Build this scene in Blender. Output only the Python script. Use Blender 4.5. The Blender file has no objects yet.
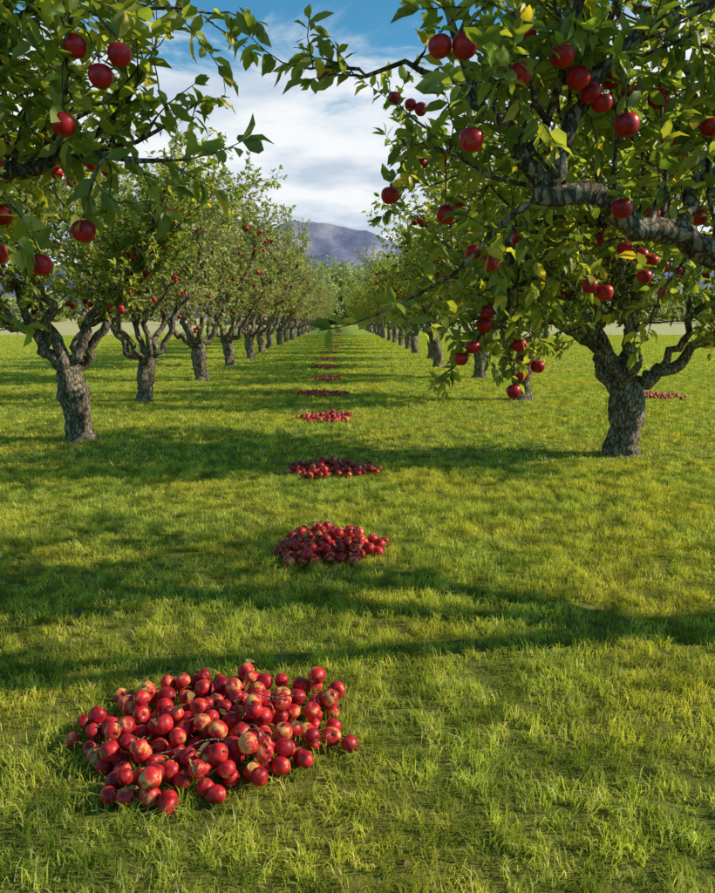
import bpy, math, random
import numpy as np
from mathutils import Vector, Quaternion
random.seed(7); np.random.seed(7)
R=np.random.default_rng(11)
sc=bpy.context.scene
sc.view_settings.view_transform='Standard'; sc.view_settings.look='None'; sc.view_settings.exposure=0

# ---------------------------------------------------------------- helpers
def norm(v):
    v=np.asarray(v,float); n=np.linalg.norm(v); return v/n if n>1e-9 else np.array([0,0,1.])
class MB:
    def __init__(s):
        s.v=[];s.n=0;s.q=[];s.t=[];s.qm=[];s.tm=[];s.lc=[];s.rnd=[]
    def add(s,V,Q=None,T=None,mat=0,lc=None,rnd=0.):
        V=np.asarray(V,float).reshape(-1,3);m=len(V)
        s.v.append(V)
        s.lc.append(np.zeros((m,3)) if lc is None else lc)
        s.rnd.append(np.full(m,rnd) if np.isscalar(rnd) else rnd)
        if Q is not None and len(Q): s.q.append(np.asarray(Q)+s.n); s.qm.append(np.full(len(Q),mat))
        if T is not None and len(T): s.t.append(np.asarray(T)+s.n); s.tm.append(np.full(len(T),mat))
        s.n+=m
    def mesh(s,name,mats,smooth=True):
        V=np.concatenate(s.v)
        Q=np.concatenate(s.q) if s.q else np.zeros((0,4),int)
        T=np.concatenate(s.t) if s.t else np.zeros((0,3),int)
        me=bpy.data.meshes.new(name)
        me.vertices.add(len(V)); me.vertices.foreach_set('co',V.astype(np.float32).ravel())
        loops=np.concatenate([Q.ravel(),T.ravel()]).astype(np.int32)
        me.loops.add(len(loops)); me.loops.foreach_set('vertex_index',loops)
        nf=len(Q)+len(T); me.polygons.add(nf)
        st=np.concatenate([np.arange(len(Q))*4, len(Q)*4+np.arange(len(T))*3]).astype(np.int32)
        me.polygons.foreach_set('loop_start',st)
        mi=np.concatenate((s.qm if s.q else [])+(s.tm if s.t else [])).astype(np.int32)
        me.polygons.foreach_set('material_index',mi)
        me.polygons.foreach_set('use_smooth',np.full(nf,smooth))
        a=me.attributes.new('lc','FLOAT_VECTOR','POINT'); a.data.foreach_set('vector',np.concatenate(s.lc).astype(np.float32).ravel())
        a=me.attributes.new('rnd','FLOAT','POINT'); a.data.foreach_set('value',np.concatenate(s.rnd).astype(np.float32))
        for m in mats: me.materials.append(m)
        me.update(calc_edges=True); me.validate()
        return me
def obj(name,me,loc=(0,0,0),rz=0,sc_=1,parent=None):
    o=bpy.data.objects.new(name,me); o.location=loc; o.rotation_euler=(0,0,rz)
    o.scale=(sc_,)*3 if np.isscalar(sc_) else sc_
    bpy.context.collection.objects.link(o)
    if parent: o.parent=parent
    return o

# ---------------------------------------------------------------- materials
def newmat(name):
    m=bpy.data.materials.new(name); m.use_nodes=True; nt=m.node_tree; nt.nodes.clear()
    return m,nt,nt.nodes,nt.links
def ramp(nt,stops,fac=None,interp='LINEAR'):
    r=nt.nodes.new('ShaderNodeValToRGB'); r.color_ramp.interpolation=interp
    e=r.color_ramp.elements
    while len(e)<len(stops): e.new(.5)
    for i,(p,c) in enumerate(stops): e[i].position=p; e[i].color=(*c,1) if len(c)==3 else c
    if fac is not None: nt.links.new(fac,r.inputs[0])
    return r
def noise(nt,vec,scale,detail=4,rough=.55):
    n=nt.nodes.new('ShaderNodeTexNoise'); n.inputs['Scale'].default_value=scale; n.inputs['Detail'].default_value=detail; n.inputs['Roughness'].default_value=rough
    if vec is not None: nt.links.new(vec,n.inputs['Vector'])
    return n
def mixc(nt,fac,a,b,mode='MIX'):
    m=nt.nodes.new('ShaderNodeMix'); m.data_type='RGBA'; m.blend_type=mode
    for s,k in ((fac,0),(a,6),(b,7)):
        if isinstance(s,(int,float)): m.inputs[k].default_value=s
        elif isinstance(s,tuple): m.inputs[k].default_value=(*s,1)
        else: nt.links.new(s,m.inputs[k])
    return m.outputs[2]
def math_(nt,op,a,b=0.,clamp=False):
    m=nt.nodes.new('ShaderNodeMath'); m.operation=op; m.use_clamp=clamp
    for s,k in ((a,0),(b,1)):
        if isinstance(s,(int,float)): m.inputs[k].default_value=s
        else: nt.links.new(s,m.inputs[k])
    return m.outputs[0]
def attr(nt,name):
    a=nt.nodes.new('ShaderNodeAttribute'); a.attribute_name=name; return a

def leaf_material(name,stops,tr=.4,trcol=1.6,under=True,rough=.42,worldvar=None):
    m,nt,N,L=newmat(name)
    a=attr(nt,'rnd'); r=ramp(nt,stops,a.outputs['Fac']); col=r.outputs[0]
    geo=N.new('ShaderNodeNewGeometry')
    if worldvar:
        n=noise(nt,geo.outputs['Position'],worldvar[0],2)
        rr=ramp(nt,[(.38,(0,0,0)),(.62,(1,1,1))],n.outputs['Fac'])
        col=mixc(nt,rr.outputs[0],col,mixc(nt,1.,col,worldvar[1],'MULTIPLY'))
        n2=noise(nt,geo.outputs['Position'],worldvar[0]*6,2)
        rr2=ramp(nt,[(.38,(.42,.48,.42)),(.56,(1.12,1.1,1.1))],n2.outputs['Fac'])
        col=mixc(nt,1.,col,rr2.outputs[0],'MULTIPLY')
    base=col
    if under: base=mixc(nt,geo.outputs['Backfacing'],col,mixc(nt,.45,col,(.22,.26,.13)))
    if worldvar:
        p=N.new('ShaderNodeBsdfDiffuse'); L.new(base,p.inputs['Color'])
    else:
        p=N.new('ShaderNodeBsdfPrincipled'); p.inputs['Roughness'].default_value=rough; p.inputs['Specular IOR Level'].default_value=.4
        L.new(base,p.inputs['Base Color'])
    t=N.new('ShaderNodeBsdfTranslucent')
    tc=mixc(nt,1.,col,(trcol*1.15,trcol*1.15,trcol*.45),'MULTIPLY'); L.new(tc,t.inputs['Color'])
    mx=N.new('ShaderNodeMixShader'); mx.inputs[0].default_value=tr
    L.new(p.outputs[0],mx.inputs[1]); L.new(t.outputs[0],mx.inputs[2])
    o=N.new('ShaderNodeOutputMaterial'); L.new(mx.outputs[0],o.inputs[0]); return m

M_leaf=leaf_material('apple_leaf',[(0,(.085,.125,.018)),(.35,(.18,.215,.03)),(.72,(.34,.35,.05)),(.93,(.46,.4,.06)),(1,(.65,.44,.05))],tr=.48,trcol=1.8)
M_leafL=leaf_material('apple_leaf_sunlit',[(0,(.2,.22,.07)),(.5,(.36,.36,.13)),(.85,(.5,.47,.19)),(1,(.55,.42,.14))],tr=.4,trcol=1.45)  # paler leaf copy for the left row: sunlit look put into its colour
M_grass=leaf_material('grass_blades',[(0,(.24,.32,.04)),(.5,(.46,.53,.08)),(.85,(.64,.65,.14)),(1,(.8,.7,.38))],tr=.42,trcol=1.15,under=False,rough=.5,worldvar=(.8,(1.25,1.03,.85)))
M_fallen=leaf_material('fallen_leaf',[(0,(.12,.06,.02)),(.5,(.28,.15,.04)),(1,(.42,.33,.09))],tr=.15)

def bark_material():
    m,nt,N,L=newmat('bark')
    tc=N.new('ShaderNodeTexCoord')
    mp=N.new('ShaderNodeMapping'); mp.inputs['Scale'].default_value=(1,1,.35); L.new(tc.outputs['Object'],mp.inputs[0])
    n=noise(nt,mp.outputs[0],22,6,.65); n2=noise(nt,tc.outputs['Object'],5,3)
    v=N.new('ShaderNodeTexVoronoi'); v.feature='DISTANCE_TO_EDGE'; v.inputs['Scale'].default_value=26
    dv=N.new('ShaderNodeVectorMath'); dv.operation='ADD'; L.new(mp.outputs[0],dv.inputs[0])
    sc1=N.new('ShaderNodeVectorMath'); sc1.operation='SCALE'; sc1.inputs['Scale'].default_value=.08; L.new(n.outputs['Color'],sc1.inputs[0]); L.new(sc1.outputs[0],dv.inputs[1])
    L.new(dv.outputs[0],v.inputs['Vector'])
    c=ramp(nt,[(.3,(.1,.06,.038)),(.5,(.28,.195,.125)),(.7,(.52,.41,.29))],n.outputs['Fac']).outputs[0]
    c=mixc(nt,ramp(nt,[(.45,(0,0,0)),(.65,(.6,.6,.6))],n2.outputs['Fac']).outputs[0],c,(.4,.34,.23))
    cr=ramp(nt,[(0,(.28,.28,.28)),(.12,(1,1,1))],v.outputs['Distance'])
    c=mixc(nt,1.,c,cr.outputs[0],'MULTIPLY')
    h=math_(nt,'ADD',math_(nt,'MULTIPLY',math_(nt,'MINIMUM',v.outputs['Distance'],.15),4.),n.outputs['Fac'])
    b=N.new('ShaderNodeBump'); b.inputs['Strength'].default_value=1.; b.inputs['Distance'].default_value=.03; L.new(h,b.inputs['Height'])
    p=N.new('ShaderNodeBsdfPrincipled'); p.inputs['Roughness'].default_value=.95; p.inputs['Specular IOR Level'].default_value=.1
    L.new(c,p.inputs['Base Color']); L.new(b.outputs[0],p.inputs['Normal'])
    o=N.new('ShaderNodeOutputMaterial'); L.new(p.outputs[0],o.inputs[0]); return m
M_bark=bark_material()

def apple_material(name,dark,mid,pale,amt,rv=.22,rough=.36):
    m,nt,N,L=newmat(name)
    a=attr(nt,'lc'); r=attr(nt,'rnd')
    off=N.new('ShaderNodeVectorMath'); off.operation='ADD'; L.new(a.outputs['Vector'],off.inputs[0])
    cb=N.new('ShaderNodeCombineXYZ'); L.new(math_(nt,'MULTIPLY',r.outputs['Fac'],37.),cb.inputs[0]); L.new(math_(nt,'MULTIPLY',r.outputs['Fac'],91.),cb.inputs[2]); L.new(cb.outputs[0],off.inputs[1])
    n=noise(nt,off.outputs[0],.9,3)
    mp=N.new('ShaderNodeMapping'); mp.inputs['Scale'].default_value=(7,7,.9); L.new(off.outputs[0],mp.inputs[0])
    st=noise(nt,mp.outputs[0],1.5,3)
    f=math_(nt,'ADD',n.outputs['Fac'],math_(nt,'MULTIPLY',math_(nt,'SUBTRACT',st.outputs['Fac'],.5),.35))
    f=math_(nt,'ADD',f,math_(nt,'MULTIPLY',math_(nt,'SUBTRACT',r.outputs['Fac'],.5),rv))
    c=ramp(nt,[(.34,dark),(.52,mid),(.52+amt,mid),(.66+amt,pale)],f).outputs[0]
    v=N.new('ShaderNodeTexVoronoi'); v.inputs['Scale'].default_value=7; L.new(off.outputs[0],v.inputs['Vector'])
    sp=ramp(nt,[(.06,(.35,.35,.35)),(.12,(0,0,0))],v.outputs['Distance'])
    c=mixc(nt,sp.outputs[0],c,(.6,.3,.15))
    sx=N.new('ShaderNodeSeparateXYZ'); L.new(a.outputs['Vector'],sx.inputs[0])
    rr=math_(nt,'SQRT',math_(nt,'ADD',math_(nt,'POWER',sx.outputs[0],2.),math_(nt,'POWER',sx.outputs[1],2.)))
    dm=ramp(nt,[(.1,(1,1,1)),(.3,(0,0,0))],rr)
    c=mixc(nt,math_(nt,'MULTIPLY',dm.outputs[0],.75),c,(.2,.13,.04))
    p=N.new('ShaderNodeBsdfPrincipled'); p.inputs['Roughness'].default_value=rough; p.inputs['Specular IOR Level'].default_value=.35
    L.new(c,p.inputs['Base Color'])
    o=N.new('ShaderNodeOutputMaterial'); L.new(p.outputs[0],o.inputs[0]); return m
M_apple=apple_material('apple_skin_tree',(.24,.003,.01),(.5,.012,.018),(.5,.08,.04),.14)
M_fall=apple_material('apple_skin_pile',(.26,.004,.008),(.6,.02,.022),(.74,.38,.1),.075,.28,.42)

def ground_material():
    m,nt,N,L=newmat('orchard_grass_ground')
    g=N.new('ShaderNodeNewGeometry'); P=g.outputs['Position']
    n1=noise(nt,P,.8,4); n2=noise(nt,P,9,6,.7); n3=noise(nt,P,60,4,.7); n4=noise(nt,P,.03,4)
    c=ramp(nt,[(.3,(.16,.22,.03)),(.5,(.32,.4,.06)),(.7,(.5,.53,.12))],n2.outputs['Fac']).outputs[0]
    c=mixc(nt,1.,c,ramp(nt,[(.3,(.6,.6,.55)),(.7,(1.25,1.2,1.15))],n3.outputs['Fac']).outputs[0],'MULTIPLY')
    c=mixc(nt,ramp(nt,[(.4,(0,0,0)),(.65,(.5,.5,.5))],n1.outputs['Fac']).outputs[0],c,(.5,.5,.1))
    s=N.new('ShaderNodeSeparateXYZ'); L.new(P,s.inputs[0])
    ax=math_(nt,'ABSOLUTE',s.outputs[0])
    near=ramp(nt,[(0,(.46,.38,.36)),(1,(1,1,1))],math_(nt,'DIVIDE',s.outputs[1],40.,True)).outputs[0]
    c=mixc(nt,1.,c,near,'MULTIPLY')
    side=math_(nt,'DIVIDE',math_(nt,'SUBTRACT',math_(nt,'ADD',ax,math_(nt,'MULTIPLY',n4.outputs['Fac'],20.)),26.),8.,True)
    far=math_(nt,'DIVIDE',math_(nt,'SUBTRACT',s.outputs[1],170.),20.,True)
    dry=ramp(nt,[(.3,(.46,.4,.16)),(.7,(.6,.5,.22))],n1.outputs['Fac']).outputs[0]
    c=mixc(nt,math_(nt,'MAXIMUM',side,far),c,dry)
    b=N.new('ShaderNodeBump'); b.inputs['Strength'].default_value=.8; b.inputs['Distance'].default_value=.05; L.new(n2.outputs['Fac'],b.inputs['Height'])
    p=N.new('ShaderNodeBsdfPrincipled'); p.inputs['Roughness'].default_value=.95; p.inputs['Specular IOR Level'].default_value=.1
    L.new(c,p.inputs['Base Color']); L.new(b.outputs[0],p.inputs['Normal'])
    o=N.new('ShaderNodeOutputMaterial'); L.new(p.outputs[0],o.inputs[0]); return m
M_ground=ground_material()

# ---------------------------------------------------------------- geometry generators
def tube(mb,P,Rr,k=8,mat=0,knob=0.,cap=True):
    P=np.asarray(P,float);n=len(P);Rr=np.asarray(Rr,float)
    T=np.gradient(P,axis=0); T/=np.maximum(np.linalg.norm(T,axis=1,keepdims=True),1e-9)
    u=norm(np.cross(T[0],[0.3,1,.2])); V=[]
    th=np.arange(k)/k*2*math.pi; ph=R.uniform(0,6.28,4)
    for i in range(n):
        u=norm(u-T[i]*np.dot(u,T[i])); w=np.cross(T[i],u)
        rr=np.full(k,Rr[i])
        if knob: rr=rr*(1+knob*np.sin(3*th+ph[0]+i*.25)+knob*.7*np.sin(5*th+ph[1]-i*.4)+knob*.6*math.sin(i*1.3+ph[2])+R.normal(0,knob*.25,k))
        V.append(P[i]+np.outer(np.cos(th)*rr,u)+np.outer(np.sin(th)*rr,w))
    V=np.concatenate(V)
    i=np.arange(n-1)[:,None]*k; j=np.arange(k)[None,:]; j2=(j+1)%k
    Q=np.stack([i+j,i+j2,i+k+j2,i+k+j],-1).reshape(-1,4)
    Tt=None
    if cap:
        V=np.vstack([V,P[-1]+T[-1]*Rr[-1]*.6]); c=n*k
        jj=np.arange(k); Tt=np.stack([(n-1)*k+jj,(n-1)*k+(jj+1)%k,np.full(k,c)],-1)
    mb.add(V,Q,Tt,mat)
def catmull(P,n):
    P=np.asarray(P,float); P=np.vstack([2*P[0]-P[1],P,2*P[-1]-P[-2]])
    m=len(P)-3; out=[]
    for s in np.linspace(0,m-1e-6,n):
        i=int(s);t=s-i;a,b,c,d=P[i:i+4]
        out.append(.5*((2*b)+(-a+c)*t+(2*a-5*b+4*c-d)*t*t+(-a+3*b-3*c+d)*t**3))
    return np.array(out)
LT=np.array([[0,0,0],[0,.33,-.05],[0,.7,-.09],[0,1,-.22],[-.21,.3,.02],[-.19,.68,-.02],[.21,.3,.02],[.19,.68,-.02]])
LQ=np.array([[1,2,5,4],[1,6,7,2]]); LTr=np.array([[0,1,4],[2,3,5],[0,6,1],[2,7,3]])
def leaves(mb,P,D,Nn,S,rnd,mat):
    P=np.array(P);D=np.array(D);Nn=np.array(Nn);S=np.array(S);rnd=np.array(rnd)
    D/=np.maximum(np.linalg.norm(D,axis=1,keepdims=True),1e-6)
    X=np.cross(D,Nn); X/=np.maximum(np.linalg.norm(X,axis=1,keepdims=True),1e-6); Z=np.cross(X,D)
    n=len(P); wv=R.uniform(.85,1.25,n)
    V=P[:,None,:]+S[:,None,None]*(LT[None,:,0,None]*X[:,None,:]*wv[:,None,None]+LT[None,:,1,None]*D[:,None,:]+LT[None,:,2,None]*Z[:,None,:]*R.uniform(.3,2.2,n)[:,None,None])
    o=np.arange(n)[:,None,None]*8
    mb.add(V.reshape(-1,3),(LQ[None]+o).reshape(-1,4),(LTr[None]+o).reshape(-1,3),mat,rnd=np.repeat(rnd,8))
def apple_tpl(k,n):
    V=[];th=np.arange(k)/k*2*math.pi
    for i in range(n+1):
        a=math.pi*i/n
        r=math.sin(a)**.8*(1.0+.10*math.cos(a)) if 0<i<n else 0.03
        z=math.cos(a)*.98
        d=math.exp(-(r/.28)**2)
        z-= (.34*d if a<1.57 else -.2*d)
        lob=1+.03*np.cos(5*th)*(1 if a>1.8 else 0)
        V.append(np.stack([np.cos(th)*r*lob,np.sin(th)*r*lob,np.full(k,z)],-1))
    V=np.concatenate(V); i=np.arange(n)[:,None]*k; j=np.arange(k)[None,:]; j2=(j+1)%k
    Q=np.stack([i+j,i+k+j,i+k+j2,i+j2],-1).reshape(-1,4); return V,Q
AP_H=apple_tpl(20,14); AP_L=apple_tpl(10,8)
def rotm(ax,ang):
    return np.array(Quaternion(Vector(ax),ang).to_matrix())
def apple(mb,c,r,up,mat,hi=True,stem=True,smat=0):
    V,Q=AP_H if hi else AP_L
    q=Vector((0,0,1)).rotation_difference(Vector(tuple(norm(up)))).to_matrix()
    M=np.array(q)@rotm((0,0,1),R.uniform(0,6.28))
    S=V*np.array([r,r*R.uniform(.93,1.03),r*R.uniform(.88,1.04)])
    mb.add(S@M.T+np.asarray(c),Q,None,mat,lc=V.copy(),rnd=R.uniform())
    if stem and hi:
        p=[np.array([0,0,.62*r]),np.array([.05*r,0,1.0*r]),np.array([.2*r,.05*r,1.35*r])]
        tube(mb,[M@x+np.asarray(c) for x in p],[.0018,.0015,.002],4,smat)

class Tree:
    def __init__(s,leafmat=1,hi=True,leafscale=1.,dens=1.):
        s.mb=MB(); s.P=[];s.D=[];s.N=[];s.S=[];s.r=[]; s.nodes=[]; s.ls=leafscale; s.hi=hi; s.dens=dens; s.hang=[]
    def leaf(s,p,d,size=None):
        s.P.append(p); s.D.append(d+R.normal(0,.35,3)+np.array([0,0,-.15])); s.N.append(np.array([0.3,0,1.])+R.normal(0,.6,3))
        s.S.append((size or R.uniform(.05,.1))*s.ls); s.r.append(R.beta(2,2.2) if R.random()>.03 else .98)
    def twig(s,p,d,L,r=.0035):
        n=4; pts=[p];dd=norm(d)
        for i in range(n-1):
            dd=norm(dd+R.normal(0,.18,3)+np.array([0,0,.06])); pts.append(pts[-1]+dd*L/(n-1))
        pts=np.array(pts); tube(s.mb,pts,np.linspace(r,r*.5,n),3,0,cap=False)
        m=max(3,int(L/.028*s.dens)); s.hang.append(pts[1])
        for i in range(m):
            t=(i+.6)/m*(n-1); k=min(int(t),n-2); q=pts[k]+(pts[k+1]-pts[k])*(t-k)
            tg=norm(pts[k+1]-pts[k]); pr=norm(np.cross(tg,R.normal(0,1,3)))
            s.leaf(q,tg*.55+pr)
        for _ in range(3): s.leaf(pts[-1],norm(dd)+R.normal(0,.4,3))
    def sub(s,p,d,L,r):
        n=max(4,int(L/.12)+2); pts=[p];dd=norm(d)
        for i in range(n-1):
            dd=norm(dd+R.normal(0,.16,3)+np.array([0,0,.05])); pts.append(pts[-1]+dd*L/(n-1))
        pts=np.array(pts); tube(s.mb,pts,np.linspace(r,.004,n),5,0)
        s.nodes+=list(pts)
        a=.07
        while a<L:
            t=a/L*(n-1);k=min(int(t),n-2);q=pts[k]+(pts[k+1]-pts[k])*(t-k);tg=norm(pts[k+1]-pts[k]);pr=norm(np.cross(tg,R.normal(0,1,3)))
            s.twig(q,tg*.6+pr+np.array([0,0,.2]),R.uniform(.08,.3)); a+=R.uniform(.06,.12)
        s.twig(pts[-1],dd,.2)
    def limb(s,poly,r0,r1,start=.3,step=.16,sublen=(.35,.95),wob=.035,up=.35,k=10,pw=.75,bias=(0,0,0)):
        poly=np.asarray(poly,float); L=np.linalg.norm(np.diff(poly,axis=0),axis=1).sum()
        n=max(6,int(L/.08)); pts=catmull(poly,n); w=R.normal(0,1,(n,3)); w=(w+np.roll(w,1,0)+np.roll(w,2,0))/2*wob; w[0]=0; pts=pts+w
        tt=np.linspace(0,1,n); tube(s.mb,pts,r0+(r1-r0)*tt**pw,k,0,knob=.08)
        s.nodes+=list(pts[int(n*.35):])
        a=start*L
        while a<L:
            t=a/L*(n-1);kk=min(int(t),n-2);q=pts[kk]+(pts[kk+1]-pts[kk])*(t-kk);tg=norm(pts[kk+1]-pts[kk]);pr=norm(np.cross(tg,R.normal(0,1,3)))
            s.sub(q,tg*.45+pr+np.array([0,0,up])+np.array(bias),R.uniform(*sublen),R.uniform(.007,.014)); a+=R.uniform(.7,1.3)*step
        if start<.95: s.sub(pts[-1],norm(pts[-1]-pts[-2]),R.uniform(*sublen)*.9,max(.006,r1))
        return pts
    def trunk(s,pts,radii,k=28):
        P=catmull(pts,26); rr=np.interp(np.linspace(0,1,26),np.linspace(0,1,len(radii)),radii)
        tube(s.mb,P,rr,k,0,knob=.075)
    def hang_apples(s,n,zmax=3.2,r=.038,xr=(-99,99)):
        for i in R.permutation(len(s.hang))[:n*6]:
            if n<=0: break
            p=s.hang[i]
            if p[2]>zmax or p[0]<xr[0] or p[0]>xr[1]: continue
            for c in range(1 if R.random()<.5 else (2 if R.random()<.6 else 3)):
                q=p+np.array([R.normal(0,.03)+c*.07,R.normal(0,.03),-.06-c*.03])
                apple(s.mb,q,R.uniform(.9,1.08)*r,np.array([R.normal(0,.15),R.normal(0,.15),1]),2,s.hi); n-=1
    def placed(s,lst):
        nod=np.array(s.nodes)
        for c in lst:
            c=np.array(c,float); r=R.uniform(.037,.041)
            top=c+np.array([0,0,r*1.1]); tgt=c+np.array([0,0,.12])
            i=np.argmin(((nod-tgt)**2).sum(1)); q=nod[i]; mid=(q+top)/2+np.array([0,0,.04+.12*np.linalg.norm(q-top)])
            pts=catmull([q,mid,top],7); tube(s.mb,pts,np.linspace(.006,.0025,7),4,0)
            for a in range(5):
                t=R.integers(1,6); s.leaf(pts[t],R.normal(0,1,3)+np.array([0,0,.2]))
            for a in range(3): s.leaf(top+np.array([0,0,.01]),R.normal(0,1,3)+np.array([0,0,.5]),.085)
            if np.linalg.norm(q-top)>.18:
                for a in (2,4): s.twig(pts[a],R.normal(0,1,3),.15)
            apple(s.mb,c,r,np.array([R.normal(0,.12),R.normal(0,.12),1]),2,True,True)
    def finish(s,name,leafm):
        leaves(s.mb,s.P,s.D,s.N,s.S,s.r,1)
        print(name,'leaves',len(s.P))
        return s.mb.mesh(name,[M_bark,leafm,M_apple])

def generic(name,leafm,seed,H=4.6,W=2.1,hi=False,ls=1.15,dens=.75,fork=None,limbs=None,tr=None,napple=34,base_r=.2,ar=.038):
    global R; R=np.random.default_rng(seed)
    t=Tree(hi=hi,leafscale=ls,dens=dens)
    fz=fork[2] if fork is not None else R.uniform(.75,.95)
    f=np.array(fork if fork is not None else [R.normal(0,.1),R.normal(0,.1),fz],float)
    t.trunk([[0,0,-.08],[f[0]*.2,f[1]*.2,.12],[f[0]*.6+.04,f[1]*.6-.02,.45*fz],[f[0],f[1],fz]],[base_r*1.4,base_r*1.02,base_r*.88,base_r*.84,base_r*1.05,base_r*.8])
    n=6; a0=R.uniform(0,6.28)
    LL=[] if limbs is None else [(np.array(l),.1) for l in limbs]
    m=n-len(LL)
    for i in range(max(m,3)):
        a=a0+i*2*math.pi/max(m,3)+R.normal(0,.2); w=W*R.uniform(.6,.95); h=H*R.uniform(.6,.82)
        d=np.array([math.cos(a),math.sin(a),0])
        LL.append((np.array([f,f+d*w*.22+[0,0,.28],f+d*w*.5+[0,0,(h-fz)*.42],f+d*w*.82+[0,0,(h-fz)*.66],f+d*w*1.0+[0,0,(h-fz)*.85]]),R.uniform(.06,.09)))
    for P,r in LL:
        P[0]=f-np.array([0,0,.12])
        pts=t.limb(P,r,.016,start=.4,wob=.045)
        for fr in (.38,.6,.78):
            q=pts[int(fr*len(pts))]; a=R.uniform(0,6.28); out=norm(np.array([q[0]-f[0],q[1]-f[1],0]))
            d=norm(out*.5+np.array([math.cos(a),math.sin(a),0])*.7+[0,0,.9]); L=R.uniform(.7,1.5)
            L=min(L,max(.5,(H-.5-q[2])/max(d[2],.3)))
            t.limb([q,q+d*L*.5+R.normal(0,.06,3),q+d*L],.04,.01,start=.2,step=.15,k=7)
    for i in range(5):
        nod=t.nodes[R.integers(len(t.nodes))]
        if nod[2]>H*.55: t.sub(nod,np.array([0,0,1.])+R.normal(0,.12,3),R.uniform(.6,1.1),.008)
    t.hang_apples(napple,zmax=H*.72,r=ar)
    return t.finish(name,leafm)

# ---------------------------------------------------------------- near trees (built limb by limb)
R=np.random.default_rng(3)
T=Tree(hi=True,leafscale=1.0,dens=1.2)          # right, nearest: trunk just outside the picture
T.trunk([[3.35,3.6,-.08],[3.34,3.6,.15],[3.3,3.58,.5],[3.25,3.55,1.0]],[.27,.2,.18,.17,.2,.16])
F=[3.25,3.55,.95]
T.limb([F,[2.6,3.3,1.45],[1.95,3.05,1.76],[1.47,2.9,1.84],[1.12,2.8,1.93],[.72,2.75,2.08]],.09,.036,start=.99,wob=.018,k=16,pw=.6)
for q,d,l in [((1.9,3.03,1.8),(0,.8,.7),.6),((1.6,2.95,1.85),(.1,.9,.8),.6),((1.3,2.86,1.9),(0,.9,1.),.6),((1.0,2.8,1.98),(-.1,.8,1.1),.6),((.85,2.77,2.04),(-.2,.9,.5),.5),((1.15,2.8,1.95),(.3,.5,1.2),.5),((1.75,3.0,1.8),(.2,.5,1.2),.6),((.76,2.76,2.06),(-.8,.4,.25),.45),((1.45,2.9,1.86),(-.3,.3,1.2),.7),((1.2,2.83,1.93),(0,.1,1.2),.6)]:
    T.sub(np.array(q),np.array(d,float),l,.012)
T.limb([[.72,2.75,2.08],[.62,2.82,2.24],[.5,2.88,2.42],[.36,2.9,2.66],[.3,2.95,2.95]],.032,.009,start=.15,step=.11,sublen=(.25,.6))
T.limb([[.46,2.9,2.45],[.25,2.9,2.5],[.05,2.92,2.5],[-.03,2.9,2.53]],.012,.006,start=.3,step=.14,sublen=(.08,.2),k=6)
T.limb([[.74,2.76,2.07],[.85,2.82,2.28],[1.0,2.85,2.5],[1.42,2.9,2.78],[1.7,3.0,3.0]],.036,.012,start=.25,step=.1,sublen=(.3,.7))
T.limb([[.68,2.85,2.2],[.75,2.7,2.4],[.8,2.6,2.65],[.85,2.5,2.9]],.018,.008,start=.2,step=.13,sublen=(.2,.45))
T.limb([[1.3,2.87,1.89],[1.45,3.1,2.2],[1.7,3.1,2.5],[1.85,3.1,2.9]],.034,.012,start=.25,step=.1,sublen=(.3,.7))
T.limb([[.9,3.2,2.3],[1.1,3.4,2.55],[1.2,3.5,2.9],[1.1,3.6,3.2]],.025,.01,start=.0,step=.1,sublen=(.35,.7))
T.limb([F,[2.5,3.9,1.6],[1.9,4.1,2.05],[1.3,4.15,2.15],[.95,4.0,1.95],[.85,3.9,1.6]],.07,.012,start=.35,step=.11,sublen=(.3,.65),up=.15)
T.limb([[1.9,4.1,2.03],[1.4,4.3,2.35],[.9,4.4,2.5],[.5,4.4,2.6]],.035,.012,start=.1,step=.1,sublen=(.3,.7))
T.limb([F,[2.8,4.0,1.8],[2.3,4.4,2.6],[1.9,4.6,3.2],[1.6,4.7,3.7]],.08,.016,start=.35,step=.14)
T.limb([[2.6,4.2,2.1],[2.2,4.5,2.3],[1.7,4.7,2.6],[1.3,4.8,2.8]],.035,.012,start=.1,step=.12,sublen=(.3,.7))
T.limb([F,[2.9,3.3,1.7],[2.5,3.1,2.5],[2.1,2.9,3.2],[1.9,2.7,3.7]],.08,.016,start=.45,step=.15)
T.limb([F,[3.8,4.0,1.7],[4.3,4.3,2.4],[4.7,4.5,3.1]],.09,.016,start=.45,step=.17,sublen=(.3,.7))
T.limb([F,[3.6,4.3,1.8],[4.0,4.9,2.6],[4.2,5.3,3.3]],.08,.016,start=.45,step=.17,sublen=(.3,.7))
T.sub(np.array([.9,4.0,1.85]),np.array([-.35,-.05,-.5]),.5,.008)
T.sub(np.array([.95,4.0,1.9]),np.array([.1,-.05,-.9]),.35,.008)
T.placed([(.33,2.59,2.47),(.41,2.58,2.47),(.59,2.57,2.38),(.73,2.58,2.44),(.94,2.54,2.22),(.43,2.53,2.17),(.22,3.33,2.12),(.43,3.1,2.01),(1.0,2.7,1.98),(1.61,3.9,2.12),(1.56,3.3,2.03),(.92,3.9,2.0),(.76,3.85,1.63),(.75,3.87,1.56),(.69,3.85,1.45),(.63,3.85,1.39),(.93,3.85,1.46),(1.03,3.85,1.35),(.95,3.84,1.31),(.91,3.85,1.22),(.97,3.9,1.38),(1.2,3.6,1.75),(1.28,3.62,1.72),(1.5,3.7,1.8),(1.8,3.5,2.3),(1.35,3.2,2.3),(.7,3.5,1.85),(.62,3.52,1.9)])
T.hang_apples(40,3.0)
obj('apple_tree',T.finish('apple_tree_near_right',M_leaf))

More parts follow.
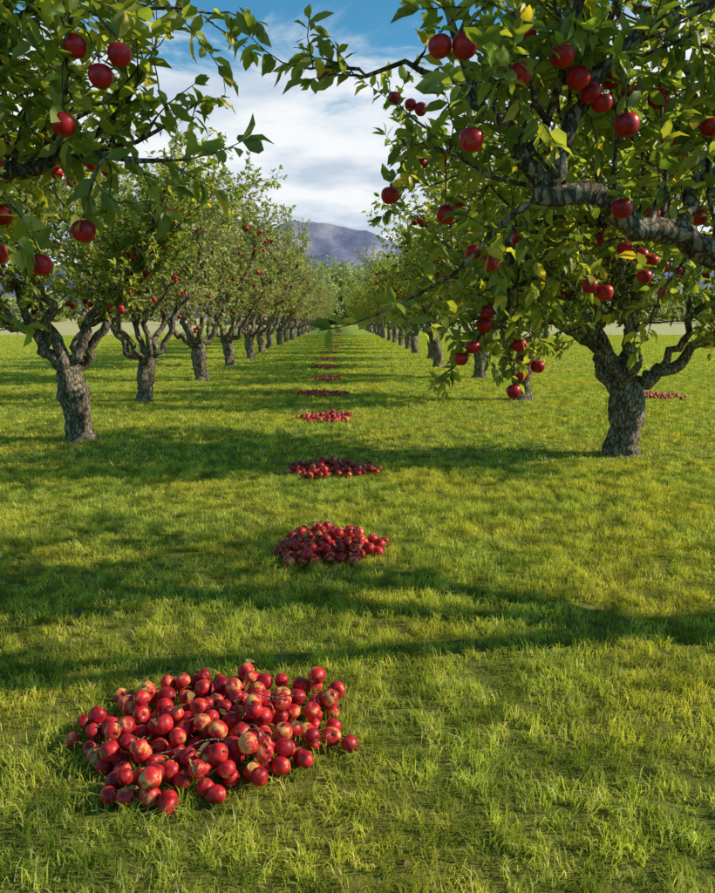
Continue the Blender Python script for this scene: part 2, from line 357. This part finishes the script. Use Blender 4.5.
R=np.random.default_rng(5)
T=Tree(hi=True,leafscale=1.08,dens=1.05)          # left, nearest
T.trunk([[-3.45,4.9,-.08],[-3.44,4.9,.15],[-3.38,4.86,.5],[-3.3,4.8,.95]],[.27,.2,.18,.17,.2,.16])
F=[-3.3,4.8,.9]
T.limb([F,[-2.6,4.0,1.5],[-1.9,3.3,1.9],[-1.3,2.95,2.1],[-.95,2.9,2.2]],.08,.02,start=.4,step=.12,sublen=(.3,.6),wob=.02)
T.limb([[-.95,2.9,2.2],[-.8,2.95,2.24],[-.68,3.0,2.32],[-.6,3.05,2.38]],.011,.005,start=.2,step=.11,sublen=(.08,.15),k=6,wob=.01)
T.limb([F,[-2.7,3.9,1.9],[-1.9,3.2,2.4],[-1.3,2.9,2.65],[-.95,2.9,2.78]],.07,.014,start=.35,step=.12,sublen=(.3,.65))
T.limb([[-1.9,3.3,2.35],[-1.5,3.2,2.6],[-1.15,3.2,2.95],[-.85,3.3,3.15]],.03,.01,start=.1,step=.12,sublen=(.3,.5))
T.limb([F,[-2.5,3.8,1.5],[-1.9,3.1,1.8],[-1.55,2.8,1.95],[-1.25,2.7,1.95]],.07,.012,start=.4,step=.12,sublen=(.25,.45),up=.1)
T.limb([F,[-2.7,4.3,1.6],[-2.0,4.0,2.1],[-1.6,3.8,2.3],[-1.3,3.7,2.35]],.07,.014,start=.35,step=.13,sublen=(.25,.5))
T.limb([F,[-3.0,4.2,1.9],[-2.6,3.7,2.8],[-2.2,3.4,3.6]],.08,.014,start=.35,step=.14)
T.limb([F,[-4.0,4.7,1.8],[-4.6,4.5,2.6],[-5.0,4.4,3.3]],.08,.014,start=.4,step=.16)
T.limb([F,[-3.4,5.5,1.8],[-3.5,6.1,2.7],[-3.6,6.5,3.4]],.08,.014,start=.4,step=.16)
T.placed([(-.85,2.6,2.465),(-.71,2.6,2.44),(-.905,2.6,2.225),(-.78,2.62,2.38),(-1.13,2.6,1.94),(-.86,2.6,1.886),(-1.01,2.6,1.776),(-1.2,2.7,1.82),(-1.15,2.6,2.1)])
T.hang_apples(22,3.0,xr=(-9,-1.1))
obj('apple_tree',T.finish('apple_tree_near_left',M_leaf))

# second trees of each row, limbs as seen in the photo
meR1=generic('apple_tree_right_second',M_leaf,21,H=4.5,W=2.2,hi=False,ls=1.1,dens=.95,fork=[.0,-.02,.85],base_r=.205,
  limbs=[[[0,0,.8],[-.3,-.1,1.15],[-.62,-.15,1.55],[-1.1,-.3,2.1],[-1.7,-.4,2.6]],[[0,0,.8],[.45,0,1.05],[1.0,-.1,1.3],[1.5,-.2,1.75],[1.9,-.2,2.4]],[[0,0,.8],[.05,.1,1.3],[.15,.1,1.9],[.1,.2,2.6],[.2,.2,3.3]],[[0,0,.8],[-.1,-.35,1.3],[-.4,-.8,1.9],[-.7,-1.2,2.6]],[[0,0,.8],[-.5,.2,1.4],[-1.2,.3,1.8],[-1.9,.2,2.1]]],napple=170,ar=.042)
obj('apple_tree',meR1,(3.34,8.6,0))
meL1=generic('apple_tree_left_second',M_leaf,22,H=4.4,W=2.1,hi=False,ls=1.1,dens=.85,fork=[-.12,0,.92],base_r=.19,
  limbs=[[[0,0,.8],[-.4,-.1,1.3],[-.85,-.15,1.6],[-1.3,-.2,2.1],[-1.6,-.3,2.8]],[[0,0,.8],[.15,-.1,1.3],[.45,-.2,1.85],[.9,-.3,2.3],[1.3,-.4,2.8]],[[0,0,.8],[-.2,-.2,1.5],[-.3,-.5,2.2],[-.5,-.8,3.0]]],napple=80,ar=.04)
obj('apple_tree',meL1,(-3.43,9.8,0))

varR=[generic('apple_tree_r%d'%i,M_leaf,40+i,H=4.8,W=2.35,napple=170,base_r=.18,ls=1.25,ar=.045) for i in range(2)]
varL=[generic('apple_tree_l%d'%i,M_leafL,60+i,H=4.9,W=2.3,napple=80,base_r=.165,ls=1.25,ar=.042) for i in range(2)]
R=np.random.default_rng(99)
ys=[14.5,19.8,24.4]; 
while ys[-1]<132: ys.append(ys[-1]+4.85)
for i,y in enumerate(ys):
    x=3.55 if i!=1 else 3.95
    if i==2: x=3.35
    obj('apple_tree',varR[i%2],(x+R.normal(0,.08),y+R.normal(0,.15),0),R.uniform(0,6.28),R.uniform(.95,1.1))
ys=[14.7,19.4,25.2]
while ys[-1]<132: ys.append(ys[-1]+4.85)
for i,y in enumerate(ys):
    obj('apple_tree',varL[i%2],(-3.62+R.normal(0,.08),y+R.normal(0,.15),0),R.uniform(0,6.28),R.uniform(.96,1.14))

# ---------------------------------------------------------------- apple piles
def pile(cx,cy,a,b,n,rot=0,hi=True,strays=4,sticks=6,seed=1,r0=.036,flat=.09):
    global R; R=np.random.default_rng(seed); mb=MB(); C=np.zeros((0,4))
    ca,sa=math.cos(rot),math.sin(rot)
    for i in range(n):
        best=None; r=r0*R.uniform(.8,1.12)
        for c in range(6):
            rad=math.sqrt(R.uniform(0,1))*.98; th=R.uniform(0,6.28); rad*=1+.1*math.sin(3*th+seed)+.06*math.sin(5*th)+R.normal(0,.06)
            x=a*rad*math.cos(th); y=b*rad*math.sin(th); x,y=ca*x-sa*y,sa*x+ca*y
            z=r+.002
            if len(C):
                d2=(C[:,0]-x)**2+(C[:,1]-y)**2; rs=(C[:,3]+r)*.96; m=d2<rs**2
                if m.any(): z=max(z,(C[m,2]+np.sqrt(rs[m]**2-d2[m])).max())
            s=z+rad*rad*flat
            if best is None or s<best[0]: best=(s,x,y,z)
        _,x,y,z=best; C=np.vstack([C,[x,y,z,r]])
    for i in range(strays):
        th=R.uniform(0,6.28); k=R.uniform(1.02,1.2); C=np.vstack([C,[a*k*math.cos(th),b*k*math.sin(th),r0,r0]])
    for x,y,z,r in C: apple(mb,(x,y,z),r,R.normal(0,1,3),0,hi,True,1)
    P=[];D=[];Nn=[];S=[];rr=[]
    for i in range(sticks):
        x,y=R.normal(0,a*.35),R.normal(0,b*.35); an=R.uniform(0,6.28); L=R.uniform(.12,.28)
        d=np.array([math.cos(an),math.sin(an),R.normal(0,.1)]); k=np.argmin((C[:,0]-x)**2+(C[:,1]-y)**2)
        p=np.array([x,y,C[k,2]+C[k,3]+.01]); q=catmull([p-d*L/2-[0,0,.02],p+R.normal(0,.012,3),p+d*L/2-[0,0,.02]],7)
        tube(mb,q,np.linspace(.003,.0015,7),5,1)
    for j in range(sticks*9):
        k=R.integers(len(C)); P.append(C[k,:3]+[R.normal(0,.02),R.normal(0,.02),C[k,3]*.8]);D.append(R.normal(0,1,3)*[1,1,.3]);Nn.append(np.array([0,0,1.])+R.normal(0,.5,3));S.append(R.uniform(.03,.065));rr.append(R.uniform())
    if P: leaves(mb,P,D,Nn,S,rr,2)
    obj('apple_pile',mb.mesh('apple_pile',[M_fall,M_bark,M_fallen]),(cx,cy,0))
pile(-.49,2.63,.48,.39,178,rot=.3,sticks=8,strays=6,seed=1,r0=.0335,flat=.03)
pile(-.08,4.98,.35,.38,92,seed=2,strays=9,sticks=6,r0=.034,flat=.02)
pile(-.09,7.65,.43,.38,85,seed=3,hi=False,strays=7,r0=.035,flat=.01)
pile(-.22,11.8,.42,.5,80,seed=4,hi=False,flat=.01)
pile(-.4,15.6,.54,.55,80,seed=5,hi=False,sticks=0,flat=.01)
pile(-.34,19.6,.44,.6,70,seed=6,hi=False,sticks=0,flat=.01)
for i,(x,y) in enumerate([(-.45,24.2),(-.45,28.9),(-.5,34.6),(-.4,41),(-.4,49),(-.3,58),(-.3,68),(6.5,15.0)]):
    pile(x,y,.5,.6,70,seed=10+i,hi=False,sticks=0,flat=.01)

# ---------------------------------------------------------------- grass
R=np.random.default_rng(123)
def grass_patch(name,size,ntuft,per,h,w,spread):
    n=ntuft*per
    tx=R.uniform(-size/2,size/2,(ntuft,2)); th=R.uniform(.35,1.55,ntuft)
    b=np.repeat(tx,per,0)+R.normal(0,spread,(n,2)); hh=np.repeat(th,per)*R.uniform(.6,1.25,n)*h
    az=np.repeat(R.uniform(0,6.28,ntuft),per)+R.normal(0,1.1,n); lean=R.uniform(.15,1.3,n); fa=R.uniform(0,6.28,n)
    d=np.stack([np.cos(az),np.sin(az),np.zeros(n)],-1); wv=np.stack([np.cos(fa),np.sin(fa),np.zeros(n)],-1)*(w*R.uniform(.6,1.2,n))[:,None]/2
    B=np.concatenate([b,np.full((n,1),-.004)],1); Mi=B+d*(hh*lean*.3)[:,None]+np.array([0,0,1])*(hh*.6)[:,None]
    Tp=B+d*(hh*lean)[:,None]+np.array([0,0,1])*(hh*(1-.3*lean))[:,None]
    V=np.stack([B-wv,B+wv,Mi+wv*.8,Mi-wv*.8,Tp],1).reshape(-1,3)
    o=np.arange(n)[:,None]*5; mb=MB()
    rn=np.clip(np.repeat(R.beta(2,2,ntuft),per)*.6+R.uniform(0,.4,n),0,.93); rn[R.random(n)<.05]=1.
    mb.add(V,np.array([[0,1,2,3]])+o,np.array([[3,2,4]])+o,0,rnd=np.repeat(rn,5))
    return mb.mesh(name,[M_grass],smooth=False)
gp=[grass_patch('grass_near_%d'%i,1.06,800,9,.05,.0046,.015) for i in range(3)]
gm=[grass_patch('grass_mid_%d'%i,2.1,1300,5,.052,.009,.025) for i in range(2)]
gf=[grass_patch('grass_far_%d'%i,4.15,1600,4,.055,.02,.05) for i in range(2)]
root=bpy.data.objects.new('grass',None); bpy.context.collection.objects.link(root)
def tile(ms,s,y0,y1,half):
    y=y0+s/2
    while y<y1:
        hw=half(y); nx=int(math.ceil(2*hw/s))
        for i in range(nx):
            x=(i+.5-nx/2)*s
            obj('grass_patch',ms[R.integers(len(ms))],(x,y,0),R.integers(4)*math.pi/2,(1,1,R.uniform(.85,1.15)),root)
        y+=s
tile(gp,1.,1.,8.,lambda y:.62*y+1.5)
tile(gm,2.,8.,22.,lambda y:.6*y+2)
tile(gf,4.,22.,70.,lambda y:.5*y+4)

# a few fallen leaves
mb=MB();P=[];D=[];Nn=[];S=[];rr=[]
for i in range(80):
    y=1.5+R.uniform(0,1)**1.3*9; x=R.uniform(-1,1)*(.6*y+.5)
    P.append([x,y,R.uniform(.015,.035)]);D.append([R.normal(),R.normal(),R.normal(0,.3)]);Nn.append([R.normal(0,.6),R.normal(0,.6),1]);S.append(R.uniform(.025,.05));rr.append(R.uniform(0,.7))
leaves(mb,P,D,Nn,S,rr,0); obj('fallen_leaves',mb.mesh('fallen_leaves',[M_fallen]))

# ---------------------------------------------------------------- ground
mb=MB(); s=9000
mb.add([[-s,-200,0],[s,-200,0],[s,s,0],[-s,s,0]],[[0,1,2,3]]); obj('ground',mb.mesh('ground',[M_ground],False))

# ---------------------------------------------------------------- distant trees
M_dist=leaf_material('distant_foliage',[(0,(.2,.23,.08)),(.5,(.36,.38,.14)),(1,(.52,.48,.2))],tr=.3)
def grove(lst,seed,ls,lo=.3):
    global R; R=np.random.default_rng(seed); mb=MB(); P=[];D=[];Nn=[];S=[];rr=[]
    for (x,y,h,w) in lst:
        tube(mb,[[x,y,-.2],[x,y,h*.3],[x+.2,y,h*.7]],[.02*h,.015*h,.008*h],7,0)
        cl=[(R.normal(0,w*.27),R.normal(0,w*.27),h*R.uniform(lo,.9),R.uniform(.15,.27)*w) for _ in range(16)]
        for (cx,cy,cz,cr) in cl:
            b=R.beta(2,2)
            for _ in range(70):
                d=norm(R.normal(0,1,3)); q=np.array([x+cx,y+cy,max(.2,cz+d[2]*cr)]); q[:2]+=d[:2]*cr*R.uniform(.6,1.05)
                P.append(q);D.append(R.normal(0,1,3));Nn.append(d+R.normal(0,.4,3));S.append(ls*R.uniform(.6,1.2));rr.append(np.clip(b*.6+R.uniform(0,.4),0,1))
    leaves(mb,P,D,Nn,S,rr,1); obj('distant_trees',mb.mesh('distant_trees',[M_bark,M_dist]))
R=np.random.default_rng(8)
grove([(R.uniform(-26,26),R.uniform(172,190),R.uniform(9,16),R.uniform(8,12)) for _ in range(26)],5,1.,.06)
R=np.random.default_rng(9)
grove([(sx*R.uniform(70,260),R.uniform(200,330),R.uniform(7,13),R.uniform(10,16)) for _ in range(38) for sx in (-1,1)],6,1.6,.15)

# ---------------------------------------------------------------- hills
def hills():
    R=np.random.default_rng(77); nx,ny=300,70
    xs=np.linspace(-4500,4500,nx); ysl=np.linspace(2100,4200,ny)
    X,Y=np.meshgrid(xs,ysl)
    Z=np.zeros_like(X)
    ridge=280+110*np.exp(-((X+60)/110)**2)+85*np.exp(-((X+220)/100)**2)+60*np.exp(-((X+390)/120)**2)+90*np.exp(-((X-110)/110)**2)+60*np.sin(X/520+.6)*(np.abs(X)>500)
    prof=np.clip((Y-2100)/900,0,1)**1.15*np.where(Y>3000,np.clip(1-(Y-3000)/2600,0,1),1)
    for k in range(26):
        f=.0012*1.23**k; a=26/(1.17**k); p1,p2=R.uniform(0,6.28,2); an=R.uniform(-.9,.9)
        Z+=a*(1-2*np.abs(np.sin((X*math.cos(an)+Y*math.sin(an))*f*2+p1)))
    Z=(ridge+Z*.45)*prof-3+Z*.7*prof*(1-prof)*2
    V=np.stack([X,Y,Z],-1).reshape(-1,3)
    i=np.arange(ny-1)[:,None]*nx; j=np.arange(nx-1)[None]
    Q=np.stack([i+j,i+j+1,i+nx+j+1,i+nx+j],-1).reshape(-1,4)
    m,nt,N,L=newmat('hillside_hazed')
    g=N.new('ShaderNodeNewGeometry'); n=noise(nt,g.outputs['Position'],.006,7,.6)
    c=ramp(nt,[(.36,(.12,.14,.21)),(.5,(.21,.2,.27)),(.66,(.37,.32,.34))],n.outputs['Fac']).outputs[0]  # bluish haze of distance is painted into the slope colours
    p=N.new('ShaderNodeBsdfPrincipled'); p.inputs['Roughness'].default_value=1; p.inputs['Specular IOR Level'].default_value=0; L.new(c,p.inputs['Base Color'])
    b=N.new('ShaderNodeBump'); b.inputs['Strength'].default_value=.5; b.inputs['Distance'].default_value=30; L.new(n.outputs['Fac'],b.inputs['Height']); L.new(b.outputs[0],p.inputs['Normal'])
    o=N.new('ShaderNodeOutputMaterial'); L.new(p.outputs[0],o.inputs[0])
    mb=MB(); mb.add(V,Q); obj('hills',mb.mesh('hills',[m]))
hills()

# ---------------------------------------------------------------- sky + sun
EL=math.radians(30); AZ=math.radians(91)   # azimuth clockwise from +Y
w=bpy.data.worlds.new("World"); sc.world=w; w.use_nodes=True; nt=w.node_tree; N=nt.nodes; L=nt.links; N.clear()
sky=N.new('ShaderNodeTexSky'); sky.sky_type='NISHITA'; sky.sun_disc=False; sky.sun_elevation=EL; sky.sun_rotation=AZ; sky.air_density=1.0; sky.dust_density=.5; sky.ozone_density=1.5
tc=N.new('ShaderNodeTexCoord'); sx=N.new('ShaderNodeSeparateXYZ'); L.new(tc.outputs['Generated'],sx.inputs[0])
zz=math_(nt,'ADD',math_(nt,'MAXIMUM',sx.outputs[2],0.),.12)
cb=N.new('ShaderNodeCombineXYZ'); L.new(math_(nt,'DIVIDE',sx.outputs[0],zz),cb.inputs[0]); L.new(math_(nt,'DIVIDE',sx.outputs[1],zz),cb.inputs[1])
cn=noise(nt,cb.outputs[0],1.6,9,.62); cn.inputs['Distortion'].default_value=.5
cn2=noise(nt,cb.outputs[0],1.3,6,.55)
low=math_(nt,'MULTIPLY',math_(nt,'SUBTRACT',.31,sx.outputs[2]),2.6)
low=math_(nt,'MAXIMUM',math_(nt,'MINIMUM',low,.4),-.16)
f=math_(nt,'ADD',cn.outputs['Fac'],low)
mask=ramp(nt,[(.42,(0,0,0)),(.62,(1,1,1))],f,'EASE').outputs[0]
cc=ramp(nt,[(.4,(5.8,6.9,8.2)),(.56,(9.8,10.1,10.4))],cn2.outputs['Fac'])
fw=math_(nt,'ADD',math_(nt,'MULTIPLY',sx.outputs[1],1.4),.2,True)
mask=math_(nt,'MULTIPLY',mask,fw)
blue=mixc(nt,1.,sky.outputs[0],(.6,1.4,1.55),'MULTIPLY')
col=mixc(nt,mask,blue,cc.outputs[0])
bg=N.new('ShaderNodeBackground'); bg.inputs[1].default_value=.095; L.new(col,bg.inputs[0])
o=N.new('ShaderNodeOutputWorld'); L.new(bg.outputs[0],o.inputs[0])
S=Vector((math.sin(AZ)*math.cos(EL),math.cos(AZ)*math.cos(EL),math.sin(EL)))
sl=bpy.data.lights.new('sun','SUN'); sl.energy=5; sl.angle=math.radians(.5); sl.color=(1,.95,.83)
so=bpy.data.objects.new('sun',sl); so.rotation_euler=S.to_track_quat('Z','Y').to_euler(); so.location=(30,0,30); bpy.context.collection.objects.link(so)

# ---------------------------------------------------------------- camera
cam=bpy.data.cameras.new('camera'); co=bpy.data.objects.new('camera',cam); bpy.context.collection.objects.link(co)
cam.sensor_fit='VERTICAL'; cam.sensor_height=24; cam.lens=19.9; cam.clip_end=20000; cam.clip_start=.05
co.location=(0,0,1.6); co.rotation_euler=(math.radians(90-9.85),0,math.radians(-1.36)); sc.camera=co
